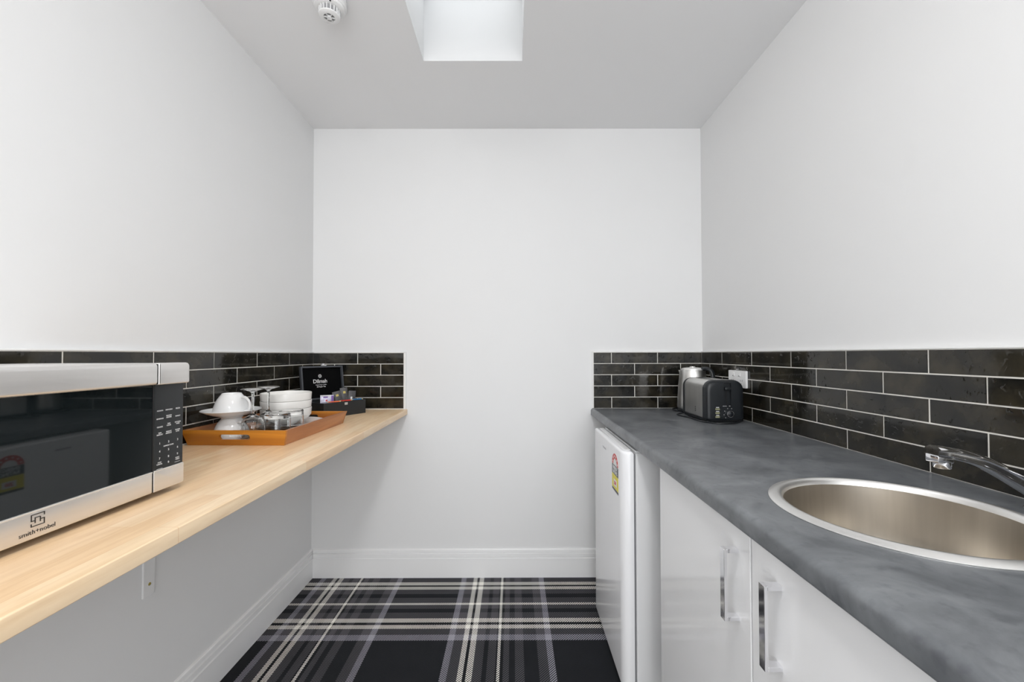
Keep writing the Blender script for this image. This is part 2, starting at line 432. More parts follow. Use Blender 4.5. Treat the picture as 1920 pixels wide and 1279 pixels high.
for a in ((SX0 - .02, SX0, SY0 - .02, SY1 + .02), (SX1, SX1 + .02, SY0 - .02, SY1 + .02), (SX0, SX1, SY1, SY1 + .02), (SX0, SX1, SY0 - .02, SY0)):
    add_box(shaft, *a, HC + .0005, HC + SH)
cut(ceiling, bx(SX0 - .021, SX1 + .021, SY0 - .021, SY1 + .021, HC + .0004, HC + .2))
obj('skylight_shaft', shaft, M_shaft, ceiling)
win = struct(thing('window_1', 'bright frosted skylight set in the ceiling', 'skylight', ((SX0 + SX1) / 2, (SY0 + SY1) / 2, HC + SH)))
hx, hy = (SX1 - SX0) / 2, (SY1 - SY0) / 2
obj('pane', bx(-hx + .012, hx - .012, -hy + .012, hy - .012, .002, .012), M_sky, win)
fr = bmesh.new()
for a in ((-hx - .02, -hx + .015, -hy - .02, hy + .02), (hx - .015, hx + .02, -hy - .02, hy + .02), (-hx + .015, hx - .015, hy - .015, hy + .02), (-hx + .015, hx - .015, -hy - .02, -hy + .015)):
    add_box(fr, *a, .0005, .022, bev=.002)
obj('window_frame', fr, M_wplastic, win)

# baseboards with two grooves
bp = [(0, .1465), (.006, .145), (.0085, .142), (.0095, .1285), (.006, .1265), (.0125, .1235), (.0130, .1055), (.0095, .1030), (.0145, .0995), (.0145, 0), (0, 0)]
struct(obj('baseboard_left', prism([(-WL + t, z) for t, z in bp], NEAR, D - .0005, 'y'), M_gloss), 'white grooved skirting board under the timber bench', 'baseboard')
struct(obj('baseboard_back', prism([(D - t, z) for t, z in bp], -WL + .0145, WR - .0005, 'x'), M_gloss), 'white grooved skirting board along the far wall', 'baseboard')

# ------------------------------------------------------------ tiled splashbacks (every tile a piece of its wall)
TP, ROW, GR = .246, (1.1883 - .8905) / 5, .0034
Z0T = .8905
tile_cache = {}
def tile(parent, length, h, M_world):
    key = (round(length, 4), round(h, 4))
    if key not in tile_cache:
        bm = bx(-length / 2, length / 2, 0, .007, -h / 2, h / 2)
        es = [e for e in bm.edges if all(v.co.y > .006 for v in e.verts)]
        bmesh.ops.bevel(bm, geom=es, offset=.0009, segments=2, affect='EDGES', profile=.5)
        bmesh.ops.recalc_face_normals(bm, faces=bm.faces)
        me = bpy.data.meshes.new('tile'); bm.to_mesh(me); bm.free(); me.materials.append(M_tile)
        tile_cache[key] = me
    o = bpy.data.objects.new('tile', tile_cache[key]); C.objects.link(o); o.parent = parent
    j = Matrix.Rotation(random.gauss(0, .0022), 4, 'Z') @ Matrix.Rotation(random.gauss(0, .003), 4, 'X')
    o.matrix_world = M_world @ j
    return o
def row_pieces(a0, a1, joint):
    """cut positions between a0 and a1 with joints at joint + k*TP"""
    k = math.ceil((a0 - joint) / TP + 1e-6); cuts = [a0]
    while joint + k * TP < a1 - 1e-6: cuts.append(joint + k * TP); k += 1
    cuts.append(a1); return [(p, q) for p, q in zip(cuts, cuts[1:]) if q - p > .012]
TB = .0045                                               # tiles stand on a 4.5 mm bed of adhesive and grout
def splash(parent, a0, a1, joint, kind, zlow=Z0T):
    for rI in range(5):
        zt = Z0T + (5 - rI) * ROW; zb_ = zt - ROW
        for p, q in row_pieces(a0, a1, joint + (TP / 2 if rI % 2 else 0)):
            mid = (p + q) / 2; zc = (zt + zb_) / 2; ln = q - p - GR; h = ROW - GR
            if kind == 'left': Mx = Matrix.Translation((-WL + TB, mid, zc)) @ Matrix.Rotation(-PI / 2, 4, 'Z')
            elif kind == 'right': Mx = Matrix.Translation((WR - TB, mid, zc)) @ Matrix.Rotation(PI / 2, 4, 'Z')
            else: Mx = Matrix.Translation((mid, D - TB, zc)) @ Matrix.Rotation(PI, 4, 'Z')
            tile(parent, ln, h, Mx)
YT0 = -.25
splash(wall_left, YT0, D - TB - .008, 1.957, 'left')
splash(wall_right, YT0, D - TB - .008, 1.9775, 'right')
splash(wall_back, -WL + TB + .002, -.5825, -WL + TP, 'back')
splash(wall_back, .4285, WR - TB - .002, WR - TP, 'back')
gz1 = 1.1883
obj('grout', bx(-WL, -WL + TB + .0060, YT0, D - .0005, Z0T - .003, gz1), M_grout, wall_left)
obj('grout', bx(WR - TB - .0060, WR, YT0, D - .0005, Z0T + .0005, gz1), M_grout, wall_right)
obj('grout', bx(-WL + TB + .0062, -.5825, D - TB - .0060, D, Z0T - .003, gz1), M_grout, wall_back)
obj('grout', bx(.4285, WR - TB - .0062, D - TB - .0060, D, Z0T + .0005, gz1), M_grout, wall_back)
# white edge trims round the tile fields
struct(obj('trim_1', bx(-WL, -WL + .0125, YT0, D, gz1 + .0002, gz1 + .0045, bev=.0008), M_trim), 'thin white edging on top of the left wall tiles', 'trim')
struct(obj('trim_2', bx(WR - .0125, WR, YT0, D, gz1 + .0002, gz1 + .0045, bev=.0008), M_trim), 'thin white edging on top of the right wall tiles', 'trim')
t3 = bx(-WL + .0127, -.577, D - .0125, D, gz1 + .0002, gz1 + .0045, bev=.0008); add_box(t3, -.5822, -.572, D - .0125, D, .8875, gz1 + .0045, bev=.0008)
struct(obj('trim_3', t3, M_trim), 'white edging round the small left tile panel on the far wall', 'trim')
t4 = bx(.425, WR - .0127, D - .0125, D, gz1 + .0002, gz1 + .0045, bev=.0008); add_box(t4, .4235, .4283, D - .0125, D, .8915, gz1 + .0045, bev=.0008)
struct(obj('trim_4', t4, M_trim), 'white edging round the small right tile panel on the far wall', 'trim')

# ------------------------------------------------------------ timber bench on the left
ZB = .8870; BT = .0285; BF = -.566
poly = rrect(-WL + .0005, BF, ZB - BT, ZB, (0, .002, .0025, 0), 3)
bench = obj('timber_bench', prism(poly, YT0, D - .0005, 'y'), M_bench, smooth=True)
tag(bench, 'long pale oiled timber bench top fixed along the left wall', 'bench')
def bracket(y, label):
    t = thing('shelf_bracket', label, 'bracket', (-WL, y, ZB - BT))
    b = bmesh.new()
    add_box(b, .0005, .0065, -.019, .019, -.386, -.0005, bev=.0008)
    add_box(b, .0066, .30, -.019, .019, -.0065, -.0005, bev=.0008)
    obj('angle_plate', b, M_wall, t)
    for z in (-.352, -.25, -.12):
        s = obj('screw', lathe([(0, .0025), (.0025, .0024), (.0042, .001), (.0046, 0), (0, 0)], 16, Matrix.Translation((.0066, .001, z)) @ Matrix.Rotation(PI / 2, 4, 'Y')), M_brass, t, True)
        s['label'] = 'brass screw head'
    return t
bracket(1.219, 'painted steel angle bracket with a brass screw under the timber bench')

# ------------------------------------------------------------ grey laminate counter on the right
ZC = .8905; CT = .038; CF = .415
poly = rrect(CF, WR - .0005, ZC - CT, ZC, (.006, 0, 0, .015), 8)
counter = obj('laminate_countertop', prism(poly, YT0, D - .0005, 'y'), M_counter, smooth=False)
tag(counter, 'dark grey concrete-look laminate countertop with rounded front edge', 'countertop')
SC = (.702, .747)
cut(counter, lathe([(0, -.1), (.190, -.1), (.190, .1), (0, .1)], 96, Matrix.Translation((SC[0], SC[1], ZC))))
for p in counter.data.polygons: p.use_smooth = True
counter.data.set_sharp_from_angle(angle=math.radians(30))

# sink
sink = thing('round_sink', 'round stainless steel sink bowl let into the grey countertop', 'sink', (SC[0], SC[1], ZC))
prof = [(.2050, .0004), (.2050, .0012), (.2035, .0022), (.1970, .0046), (.1900, .0062), (.1860, .0062), (.1830, .0045), (.1805, .0005), (.1790, -.008), (.178, -.03), (.175, -.09),
        (.170, -.125), (.160, -.148), (.145, -.160), (.120, -.166), (.05, -.171), (.046, -.174), (.046, -.180), (0, -.180),
        (0, -.1815), (.0475, -.1815), (.0475, -.1725), (.120, -.168), (.1465, -.162), (.162, -.1495), (.172, -.126), (.1768, -.09), (.1798, -.03), (.181, -.008), (.1835, -.0003), (.2050, .0004)]
rim_p = prof[:9] + [(.1800, -.0065), (.1850, .0002), (.2050, .0004)]
obj('rim', lathe(rim_p, 128), M_rim, sink, True)
obj('bowl', lathe([(.1812, -.0060), (.1790, -.0060)] + prof[9:-2] + [(.1812, -.0060)], 128), M_sink, sink, True)
dr = lathe([(.0445, -.1785), (.0445, -.1745), (.041, -.1735), (.038, -.1755), (.012, -.1765), (.011, -.170), (0, -.169)], 40)
obj('strainer', dr, M_chrome, sink, True)

# mixer tap: body out of frame to the right, spout reaching over the bowl
tap = thing('mixer_tap', 'chrome mixer tap with a flat arched spout over the round sink', 'tap', (.962, .744, ZC))
obj('tap_body', lathe([(0, 0), (.027, 0), (.027, .004), (.0235, .007), (.0225, .045), (.0215, .062), (.019, .070), (0, .072)], 40), M_chrome, tap, True)
sp_pts = smooth_path([(-.006, 0, .030), (-.037, -.001, .0485), (-.07, -.0015, .068), (-.105, -.002, .0865), (-.140, -.0025, .0995), (-.175, -.003, .1080), (-.207, -.003, .1125)], 6)
sp = bmesh.new(); rings = []
for i, p in enumerate(sp_pts):
    d = (sp_pts[min(i + 1, len(sp_pts) - 1)] - sp_pts[max(i - 1, 0)]).normalized(); a = Vector((0, 1, 0)); b = a.cross(d).normalized() * -1
    if b.z < 0: b = -b
    t = i / (len(sp_pts) - 1); hw = .0185 - .0035 * t; hh = .0125 - .0025 * t
    sec = []
    for (cx, cz) in ((-.6, -1), (.6, -1), (.92, -.84), (.92, -.66), (.70, -.50), (.70, .10), (1, .22), (.92, .48), (.42, .96), (-.42, .96), (-.92, .48), (-1, .22), (-.70, .10), (-.70, -.50), (-.92, -.66), (-.92, -.84)):
        sec.append(sp.verts.new(p + a * hw * cx + b * hh * cz))
    rings.append(sec)
for a_, b_ in zip(rings, rings[1:]):
    for k in range(16): sp.faces.new((a_[k], a_[(k + 1) % 16], b_[(k + 1) % 16], b_[k]))
sp.faces.new(rings[0][::-1]); sp.faces.new(rings[-1])
obj('spout', sp, M_chrome, tap, True)
ae = bmesh.new(); add_box(ae, -.209, -.180, -.0145, .0090, .0915, .1060, bev=.002)
lathe([(0, 0), (.0115, 0), (.0125, .002), (.0125, .012), (0, .012)], 28, Matrix.Translation((-.190, -.003, .0815)), ae)
obj('aerator', ae, M_chrome, tap, True)
lv = tube([(.006, 0, .076), (.02, -.002, .086), (.028, -.07, .108), (.030, -.10, .114)], [.010, .009, .007, .005], 14)
obj('lever', lv, M_chrome, tap, True)

# ------------------------------------------------------------ base cabinets
def handle(parent, y0, y1, z0, z1, xo):
    b = bmesh.new()
    add_box(b, xo, xo + .006, y0, y1, z0, z1, bev=.0006)
    add_box(b, xo + .0055, xo + .0295, y0, y1, z1 - .0075, z1, bev=.0006)
    add_box(b, xo + .0055, xo + .0295, y0, y1, z0, z0 + .0075, bev=.0006)
    h = obj('handle', b, M_chrome, parent); h['label'] = 'square chrome bar handle'; return h
def cabinet(y0, y1, doors, label):
    t = thing('base_cabinet', label, 'cabinet', (0, 0, 0))
    b = bmesh.new()
    for a in ((.455, .995, y0, y0 + .016, .12, .8515), (.455, .995, y1 - .016, y1, .12, .8515), (.455, .995, y0 + .016, y1 - .016, .12, .136), (.987, .995, y0 + .016, y1 - .016, .136, .8515), (.455, .471, y0 + .016, y1 - .016, .79, .8515)):
        add_box(b, *a)
    add_box(b, .455, .471, y0 + (y1 - y0) / 2 - .02, y0 + (y1 - y0) / 2 + .02, .136, .79)
    obj('carcass', b, M_carc, t)
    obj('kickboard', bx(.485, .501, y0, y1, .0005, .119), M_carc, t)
    for (d0, d1, hd) in doors:
        dr_ = obj('door', bx(.4352, .4535, d0, d1, .1245, .8495, bev=.0012), M_door, t)
        if hd is not None: handle(dr_, hd, hd + .0155, .6635, .8005, .4058)
    return t
cabinet(.2925, 1.2262, [(.7615, 1.2255, .7982), (.2935, .7563, .6712)], 'gloss white two-door cabinet under the sink')
cabinet(-.25, .2915, [(-.2485, .2905, .20)], 'gloss white single-door cabinet nearest the viewer')

# ------------------------------------------------------------ bar fridge
fr_ = thing('bar_fridge', 'white bar fridge with energy rating sticker under the grey countertop', 'fridge', (0, 0, 0))
FY0, FY1, FX = 1.410, 1.885, .372
obj('fridge_body', bx(.4200, .93, FY0 + .004, FY1 - .004, .03, .838, bev=.004), M_fridside, fr_)
obj('gasket', bx(.4125, .4199, FY0 + .012, FY1 - .012, .045, .833), M_gasket, fr_)
pl = []
def arc(cx, cy, rx, ry, a0, a1, n=8):
    return [(cx + rx * math.cos(a0 + (a1 - a0) * k / n), cy + ry * math.sin(a0 + (a1 - a0) * k / n)) for k in range(n + 1)]
pl = [(.412, FY0 + .001), (.412, FY1 - .001)] + arc(FX + .024, FY1 - .012, .024, .012, PI / 2, PI) + arc(FX + .030, FY0 + .038, .030, .038, PI, 1.5 * PI)
dbm = prism(pl, .040, .843, 'z')
bmesh.ops.recalc_face_normals(dbm, faces=dbm.faces)
tops = [e for e in dbm.edges if all(v.co.z > .842 for v in e.verts)]
bmesh.ops.bevel(dbm, geom=tops, offset=.009, segments=3, affect='EDGES', profile=.5)
fdoor = obj('door', dbm, M_frid, fr_, True)
obj('top_cap', bx(.419, .925, FY0 + .006, FY1 - .006, .8383, .8455, bev=.002), M_wplastic, fr_)
tg = obj('finger_groove', bx(.392, .409, FY0 + .03, FY1 - .02, .8428, .8442, bev=.0004), M_wplastic, fdoor)
for y in (FY0 + .04, FY1 - .04):
    obj('foot', lathe([(0, 0), (.016, 0), (.016, .012), (.008, .014), (.008, .032), (0, .032)], 20, Matrix.Translation((.46, y, .0004))), M_black, fr_, True)
# energy label
X = FX - .0003
yl0, yl1 = 1.4585, 1.5525; yc = (yl0 + yl1) / 2
lab = prism([(yl0, .6770), (yl1, .6770), (yl1, .7720)] + arc(yc, .772, .047, .042, 0, PI, 20) + [(yl0, .7720)], X - .0003, FX + .0008, 'x')
lb = obj('energy_label', lab, M_paper, fdoor); lb['label'] = 'energy rating sticker with red star arch and yellow field'
def ring(cy, cz, r0, r1, a0, a1, n=24):
    out = [(cy + r1 * math.cos(a0 + (a1 - a0) * k / n), cz + r1 * math.sin(a0 + (a1 - a0) * k / n)) for k in range(n + 1)]
    inn = [(cy + r0 * math.cos(a1 + (a0 - a1) * k / n), cz + r0 * math.sin(a1 + (a0 - a1) * k / n)) for k in range(n + 1)]
    return out + inn
XL = X - .0003
pr_ = bmesh.new()
N_ = 24
for k in range(N_):          # arch as thin quads
    a0, a1 = PI * k / N_, PI * (k + 1) / N_
    prism([(yc + .046 * math.cos(a0), .773 + .041 * math.sin(a0)), (yc + .046 * math.cos(a1), .773 + .041 * math.sin(a1)), (yc + .026 * math.cos(a1), .773 + .023 * math.sin(a1)), (yc + .026 * math.cos(a0), .773 + .023 * math.sin(a0))], XL - .0002, XL + .0003, 'x', pr_)
obj('red_star_arch', pr_, M_red, lb)
pr_ = bmesh.new(); add_text(pr_, '250', .016, (XL - .0006, yc, .7075), (0, -1, 0), (0, 0, 1), .0004, bold=.0006)
obj('red_number', pr_, M_red, lb)
st = bmesh.new()
for k in range(6):
    a = PI * (k + .5) / 6; cy_, cz_ = yc + .036 * math.cos(a), .773 + .032 * math.sin(a)
    pts = []
    for q in range(10):
        rr = .0052 if q % 2 == 0 else .0023; an = PI / 2 + q * PI / 5; pts.append((cy_ + rr * math.cos(an), cz_ + rr * math.sin(an)))
    prism(pts, XL - .0005, XL - .0002, 'x', st)
prism([(yc - .022, .696), (yc + .022, .696), (yc + .022, .720), (yc - .022, .720)], XL - .0004, XL - .00015, 'x', st)
add_text(st, 'ENERGY', .0175, (XL - .0006, yc, .7615), (0, -1, 0), (0, 0, 1), .0003, bold=.0004)
add_text(st, 'RATING', .0175, (XL - .0006, yc, .7465), (0, -1, 0), (0, 0, 1), .0003, bold=.0004)
obj('white_print', st, M_paper, lb)
obj('charcoal_band', prism([(yl0 + .001, .737), (yl1 - .001, .737), (yl1 - .001, .7715), (yl0 + .001, .7715)], XL - .0002, XL + .0003, 'x'), M_label, lb)
yb = bmesh.new(); prism([(yl0 + .001, .6865), (yl1 - .001, .6865), (yl1 - .001, .7365), (yl0 + .001, .7365)], XL - .0001, XL + .0003, 'x', yb)
obj('yellow_field', yb, M_yellow, lb)
obj('charcoal_strip', prism([(yl0 + .001, .6775), (yl1 - .001, .6775), (yl1 - .001, .686), (yl0 + .001, .686)], XL - .0002, XL + .0003, 'x'), M_label, lb)
bd = obj('badge', prism([(1.655, .7935), (1.715, .7935), (1.715, .8005), (1.655, .8005)], FX - .0006, FX + .0005, 'x'), M_faint, fdoor)
bd['label'] = 'small faint grey badge'

# ------------------------------------------------------------ toaster
def profile_pts(x0, x1, z0, z1, rt, rb=.008): return rrect(x0, x1, z0, z1, (rb, rb, rt, rt), 8)
TX, TY = .8835, 1.8350
to = thing('toaster', 'two-slot toaster with brushed steel shell and charcoal ends beside the kettle', 'toaster', (TX, TY, ZC), math.radians(.8)); to.scale = (1, 1, .955)
obj('shell', prism(profile_pts(-.0795, .0795, .016, .185, .034), -.089, .089, 'y'), M_steel, to, True)
def cap(s):
    b = bmesh.new(); t = bmesh.new(); rings = []
    secs = [(.0885, 0.0), (.100, 0.0), (.110, .0015), (.117, .0050), (.1205, .0110), (.1215, .020)]
    for y, ins in secs:
        rings.append([t.verts.new((x, s * y, z)) for x, z in profile_pts(-.0815 + ins, .0815 - ins, .010 + ins * .3, .1870 - ins, .042 - ins * .8, .012)])
    n_ = len(rings[0])
    for a_, b_ in zip(rings, rings[1:]):
        for k in range(n_): t.faces.new((a_[k], a_[(k + 1) % n_], b_[(k + 1) % n_], b_[k]))
    t.faces.new(rings[0][::-1]); t.faces.new(rings[-1]); merge(b, t); return b
c1 = obj('end_cap', cap(-1), M_toast, to, True)
cut(c1, bx(-.0065, .0235, -.14, -.112, .070, .1755))
c2 = obj('end_cap', cap(1), M_toast, to, True)
obj('base_plate', prism(rrect(-.074, .074, .004, .0155, (.003,) * 4, 3), -.108, .108, 'y'), M_black, to)
for sx_ in (-1, 1):
    for sy_ in (-1, 1):
        obj('foot', lathe([(0, 0), (.009, 0), (.0085, .0045), (0, .0045)], 16, Matrix.Translation((sx_ * .055, sy_ * .09, 0))), M_black, to)
for sx_ in (-.027, .027):
    b = bmesh.new()
    add_box(b, sx_ - .014, sx_ + .014, -.070, .070, .1853, .1868, bev=.0005)
    o_ = obj('slot_surround', b, M_silverlite, to)
    obj('bread_slot', bx(sx_ - .0105, sx_ + .0105, -.065, .065, .1860, .1872), M_dark, o_)
lv = bmesh.new(); add_box(lv, -.0045, .0215, -.128, -.1125, .143, .156, bev=.003, seg=3)
obj('lever', lv, M_black, to, True)
obj('lever_slot', bx(.0065, .0105, -.1128, -.1115, .074, .150), M_dark, to)
kn = lathe([(0, .0105), (.0105, .0105), (.0125, .009), (.0128, 0), (0, 0)], 36, Matrix.Translation((.0165, -.1215, .040)) @ Matrix.Rotation(PI / 2, 4, 'X'))
k_ = obj('dial', kn, M_toast, to, True)
rg = lathe([(.0125, .0085), (.0145, .0085), (.0145, .0045), (.0125, .0045), (.0125, .0085)], 36, Matrix.Translation((.0165, -.1215, .040)) @ Matrix.Rotation(PI / 2, 4, 'X'))
obj('chrome_ring', rg, M_chrome, k_, True)
tk = bmesh.new()
for a in (225, 190, 150, 110, 70):
    an = math.radians(a); px, pz = .0165 + .024 * math.cos(an), .040 + .024 * math.sin(an)
    add_box(tk, px - .0011, px + .0011, -.1221, -.1212, pz - .0011, pz + .0011)
for zz in (.0230, .0400, .0570):
    add_box(tk, -.0405, -.0275, -.1221, -.1212, zz + .0095, zz + .0125)
add_box(tk, -.012, .004, -.1221, -.1212, .0735, .0745); add_box(tk, .014, .020, -.1221, -.1212, .0735, .0750)
obj('dial_markings', tk, M_print, to)
for zz in (.0230, .0400, .0570):
    bt = obj('button', bx(-.0435, -.0255, -.1240, -.1205, zz, zz + .0072, bev=.0012), M_amber, to); bt['label'] = 'small translucent push button'
mk = bmesh.new()
for q in range(3): add_box(mk, -.0800, -.0794, -.0205, -.0165, .038 + q * .0085, .0445 + q * .0085)
obj('maker_mark', mk, M_logo, to)
z = .0035
cpts = smooth_path([(-.020, .121, .02), (-.06, .14, .008), (-.105, .115, z), (-.1085, .065, z), (-.094, .02, z), (-.0935, -.03, z), (-.090, -.075, z), (-.075, -.118, z), (-.045, -.148, z), (-.005, -.152, z), (.035, -.135, z), (.070, -.105, z), (.096, -.075, .006), (.108, -.04, .012), (.110, .02, .02)], 8)
obj('power_cord', tube(cpts, .0031, 10), M_black, to, True)

# ------------------------------------------------------------ kettle
ke = thing('electric_kettle', 'stainless steel electric kettle with black handle in the far corner', 'kettle', (.902, 2.066, ZC), math.radians(-50))
obj('power_base', lathe([(0, 0), (.070, 0), (.073, .004), (.073, .010), (.069, .015), (0, .016)], 48), M_black, ke, True)
obj('kettle_body', lathe([(0, .0165), (.0705, .0165), (.0725, .020), (.0735, .03), (.0715, .07), (.0675, .13), (.0625, .180), (.0605, .204), (.0590, .2075), (.0575, .2075), (0, .2075)], 56), M_steel, ke, True)
obj('lid', lathe([(.0560, .2078), (.0555, .2130), (.048, .2185), (.02, .2215), (.014, .2220), (.0135, .2255), (0, .2258)], 48), M_silverlite, ke, True)
obj('spout', prism([(-.068, .206), (-.054, .206), (-.056, .178), (-.060, .180)], -.014, .014, 'y', bev=.003), M_steel, ke, True)
hp = smooth_path([(.050, 0, .2150), (.078, 0, .2140), (.098, 0, .1960), (.102, 0, .150), (.096, 0, .095), (.085, 0, .052), (.074, 0, .038)], 6)
obj('handle', tube(hp, .0095, 14, up=Vector((0, 1, 0)), sx=1.0, sy=1.35), M_black, ke, True)
cp = smooth_path([(-.070, 0, .006), (-.10, .01, .0045), (-.112, .045, .0045), (-.09, .085, .0045), (-.03, .108, .0045), (.02, .112, .0045)], 8)
obj('power_cord', tube([Matrix.Rotation(math.radians(50), 4, 'Z') @ Vector(p) for p in [(-.071, -.010, .006), (-.082, -.014, .005), (-.0905, -.004, .0045), (-.090, .02, .0045), (-.080, .06, .0045), (-.055, .09, .0045), (-.01, .107, .0045)]], .0032, 10), M_black, ke, True)

# ------------------------------------------------------------ power outlet
po = thing('power_outlet', 'white double power outlet on the black tiles above the toaster', 'outlet', (WR - .0118, 1.829, 1.0670))
pp = rrect(-.071, .071, -.0375, .0375, (.004,) * 4, 3)
obj('face_plate', prism(pp, -.0095, -.0002, 'x', bev=.0015), M_wplastic, po)
for yy in (.026, -.022):
    s = obj('rocker_switch', bx(-.0125, -.0098, yy - .0085, yy + .0085, .012, .030, bev=.0012), M_wplastic, po)
    obj('switch_mark', bx(-.0129, -.0124, yy - .0035, yy + .0035, .013, .0165), M_grey, s)
for yy in (.036, -.036):
    b = bmesh.new()
    for (dy, dz, an) in ((-.007, -.006, 30), (.007, -.006, -30), (0, -.02, 0)):
        add_box(b, -.0101, -.0094, -.001, .001, -.004, .004, mtx=Matrix.Translation((0, yy + dy, dz)) @ Matrix.Rotation(math.radians(an), 4, 'X'))
    obj('socket_slots', b, M_grey, po)

# ------------------------------------------------------------ microwave
mw = thing('microwave_oven', 'silver and black microwave oven on the timber bench at the left', 'microwave', (-.7285, .9155, ZB))
# local frame: x = 0 front plane, y = 0 right-hand end, z = 0 bench surface
ML = -.505
obj('housing', bx(-.330, -.018, ML + .008, -.008, .014, .2735, bev=.004), M_silver, mw)
md = obj('door', bx(-.0178, -.0035, ML, -.080, .0120, .2700, bev=.001), M_panel, mw)
obj('oven_window', bx(-.0038, -.0020, ML + .004, -.0803, .0540, .2325, bev=.0004), M_glassblack, md)
obj('lower_rail', bx(-.0060, .0000, ML, -.0796, .0120, .0533, bev=.0022, seg=3), M_silver, md, True)
obj('rail_edge', bx(-.0062, .0006, ML, -.0800, .0520, .0548, bev=.0006), M_silverlite, md)
pb = prism(rrect(-.0178, .0075, .2300, .2745, (.002, .007, .008, .002), 6), ML, -.0792, 'y', bev=.0015)
db = obj('door_handle', pb, M_silver, md, True); db['label'] = 'wide brushed silver handle bar across the door top'
cpn = obj('control_panel', bx(-.0178, -.0012, -.0765, -.0030, .0120, .2690, bev=.001), M_panel, mw)
obj('panel_rail', prism(rrect(-.0765, -.0010, .0120, .0537, (.0015, .004, .0015, .0015), 4), -.0176, .0000, 'x', bev=.001), M_silver, cpn, True)
obj('panel_rail_edge', bx(-.0060, .0006, -.0765, -.0030, .0524, .0552, bev=.0006), M_silverlite, cpn)
obj('panel_cap', prism(rrect(-.0758, .0040, .2300, .2745, (.002, .004, .009, .002), 6), -.0178, .0075, 'x', bev=.003), M_silver, cpn, True)
sm = bx(-.0165, -.0015, -.0792, -.0766, .0125, .2314); add_box(sm, -.0165, .0060, -.0790, -.0760, .2316, .2725)
obj('seam_shade', sm, M_dark, md)  # dark strip set in the gap to stand in for its shade
gp = bmesh.new()
ty = lambda pix: pix
def key(body, row_z, col, size=.0046, b=.00012):
    add_text(gp, body, size, (-.0010, col, row_z), (0, 1, 0), (0, 0, 1), .0004, bold=b)
cols = (-.0625, -.0405, -.0175)
rows = [(.1755, ('POTATO', 'POPCORN', 'PIZZA')), (.1590, ('BEVERAGE', 'FROZEN\nDINNER', 'REHEAT')), (.1420, ('CLOCK', 'TIME\nCOOK', 'KITCHEN\nTIMER')), (.1255, ('TIME\nDEFROST', 'WEIGHT\nDEFROST', 'POWER\nLEVEL')),
        (.1080, ('1', '2', '3')), (.0915, ('4', '5', '6')), (.0770, ('7', '8', '9')), (.0650, ('STOP\nCANCEL', '0', 'START\n+30SEC'))]
for zz, ws in rows:
    for c_, wd in zip(cols, ws):
        n_lines = wd.count('\n'); big = len(wd) == 1
        key(wd, zz + (.0023 if n_lines else 0), c_, .0062 if big else (.0036 if len(wd) > 5 else .0042), 0)
key('EXPRESS COOK', .1005, cols[1], .0036, 0)
add_box(gp, -.0011, -.0007, -.0695, -.0555, .0560, .0566); add_box(gp, -.0011, -.0007, -.0245, -.0105, .0600, .0606)
obj('keypad_print', gp, M_print, cpn)
lg = bmesh.new()
lx = .0004
def stroke(y0, y1, z0, z1): add_box(lg, lx - .0006, lx + .0002, y0, y1, z0, z1)
gy, gz, gs = -.2800, .0398, .0092          # emblem: a broken square spiral with an n inside
th = .0011
stroke(gy - gs, gy + gs, gz + gs - th, gz + gs)
stroke(gy + gs - th, gy + gs, gz + gs * .45, gz + gs)
stroke(gy - gs, gy - gs + th, gz - .001, gz + gs)
stroke(gy - gs, gy - gs * .35, gz - .001, gz + th - .001)
stroke(gy - gs * .45, gy - gs * .45 + th, gz - .0042, gz + .0042)
stroke(gy - gs * .45, gy + gs * .30, gz + .0042 - th, gz + .0042)
stroke(gy + gs * .30, gy + gs * .30 + th, gz - .0042, gz + .0036)
stroke(gy + gs * .35, gy + gs, gz - .001, gz + th - .001)
stroke(gy + gs - th, gy + gs, gz - gs, gz + th - .001)
stroke(gy - gs, gy + gs, gz - gs, gz - gs + th)
stroke(gy - gs, gy - gs + th, gz - gs, gz - gs * .5)
add_text(lg, 'smith+nobel', .0098, (lx, -.2800, .0228), (0, 1, 0), (0, 0, 1), .0005, bold=-.00015)
obj('maker_logo', lg, M_logo, md)
for xx in (-.05, -.29):
    for yy in (ML + .05, -.05):
        obj('foot', lathe([(0, 0), (.013, 0), (.013, .0135), (0, .0135)], 20, Matrix.Translation((xx, yy, .0003))), M_black, mw)

# ------------------------------------------------------------ serving tray
TCX, TCY = -.887, 1.5435
tr = thing('serving_tray', 'acacia wood serving tray with slotted ends holding crockery on the bench', 'tray', (TCX, TCY, ZB), math.radians(-1.4))
hx0, hy0, fl, th, H_ = .1575, .2150, .0125, .0085, .0500
def sloped(axis, s):
    """one flared wall: outer face leans out by fl over height H_"""
    b = bmesh.new()
    def P(o_, along, zz):
        return (o_ * s, along, zz) if axis == 'x' else (along, o_ * s, zz)
    h = hx0 if axis == 'x' else hy0; L0 = hy0 if axis == 'x' else hx0
    e0 = -th if axis == 'x' else 0
    vs = []
    for zz, ff in ((.0004, 0), (H_, fl)):
        for o_ in (h + ff, h + ff - th):
            for sg in (-1, 1):
                vs.append(b.verts.new(P(o_, sg * (L0 + ff + e0), zz)))
    for f in ((0, 1, 3, 2), (4, 6, 7, 5), (0, 4, 5, 1), (2, 3, 7, 6), (0, 2, 6, 4), (1, 5, 7, 3)): b.faces.new([vs[i] for i in f])
    return b
for s in (-1, 1): obj('long_side', sloped('x', s), M_tray_l, tr)
for s in (-1, 1):
    e_ = obj('slotted_end', sloped('y', s), M_tray_s, tr)
    slot = prism(rrect(-.0500, .0500, .0195, .0365, (.008,) * 4, 6), s * (hy0 - .04), s * (hy0 + .05), 'y')
    cut(e_, slot)
obj('tray_floor', bx(-hx0 + th + .0005, hx0 - th - .0005, -hy0 + th + .0005, hy0 - th - .0005, .0006, .0066), M_tray_f, tr)
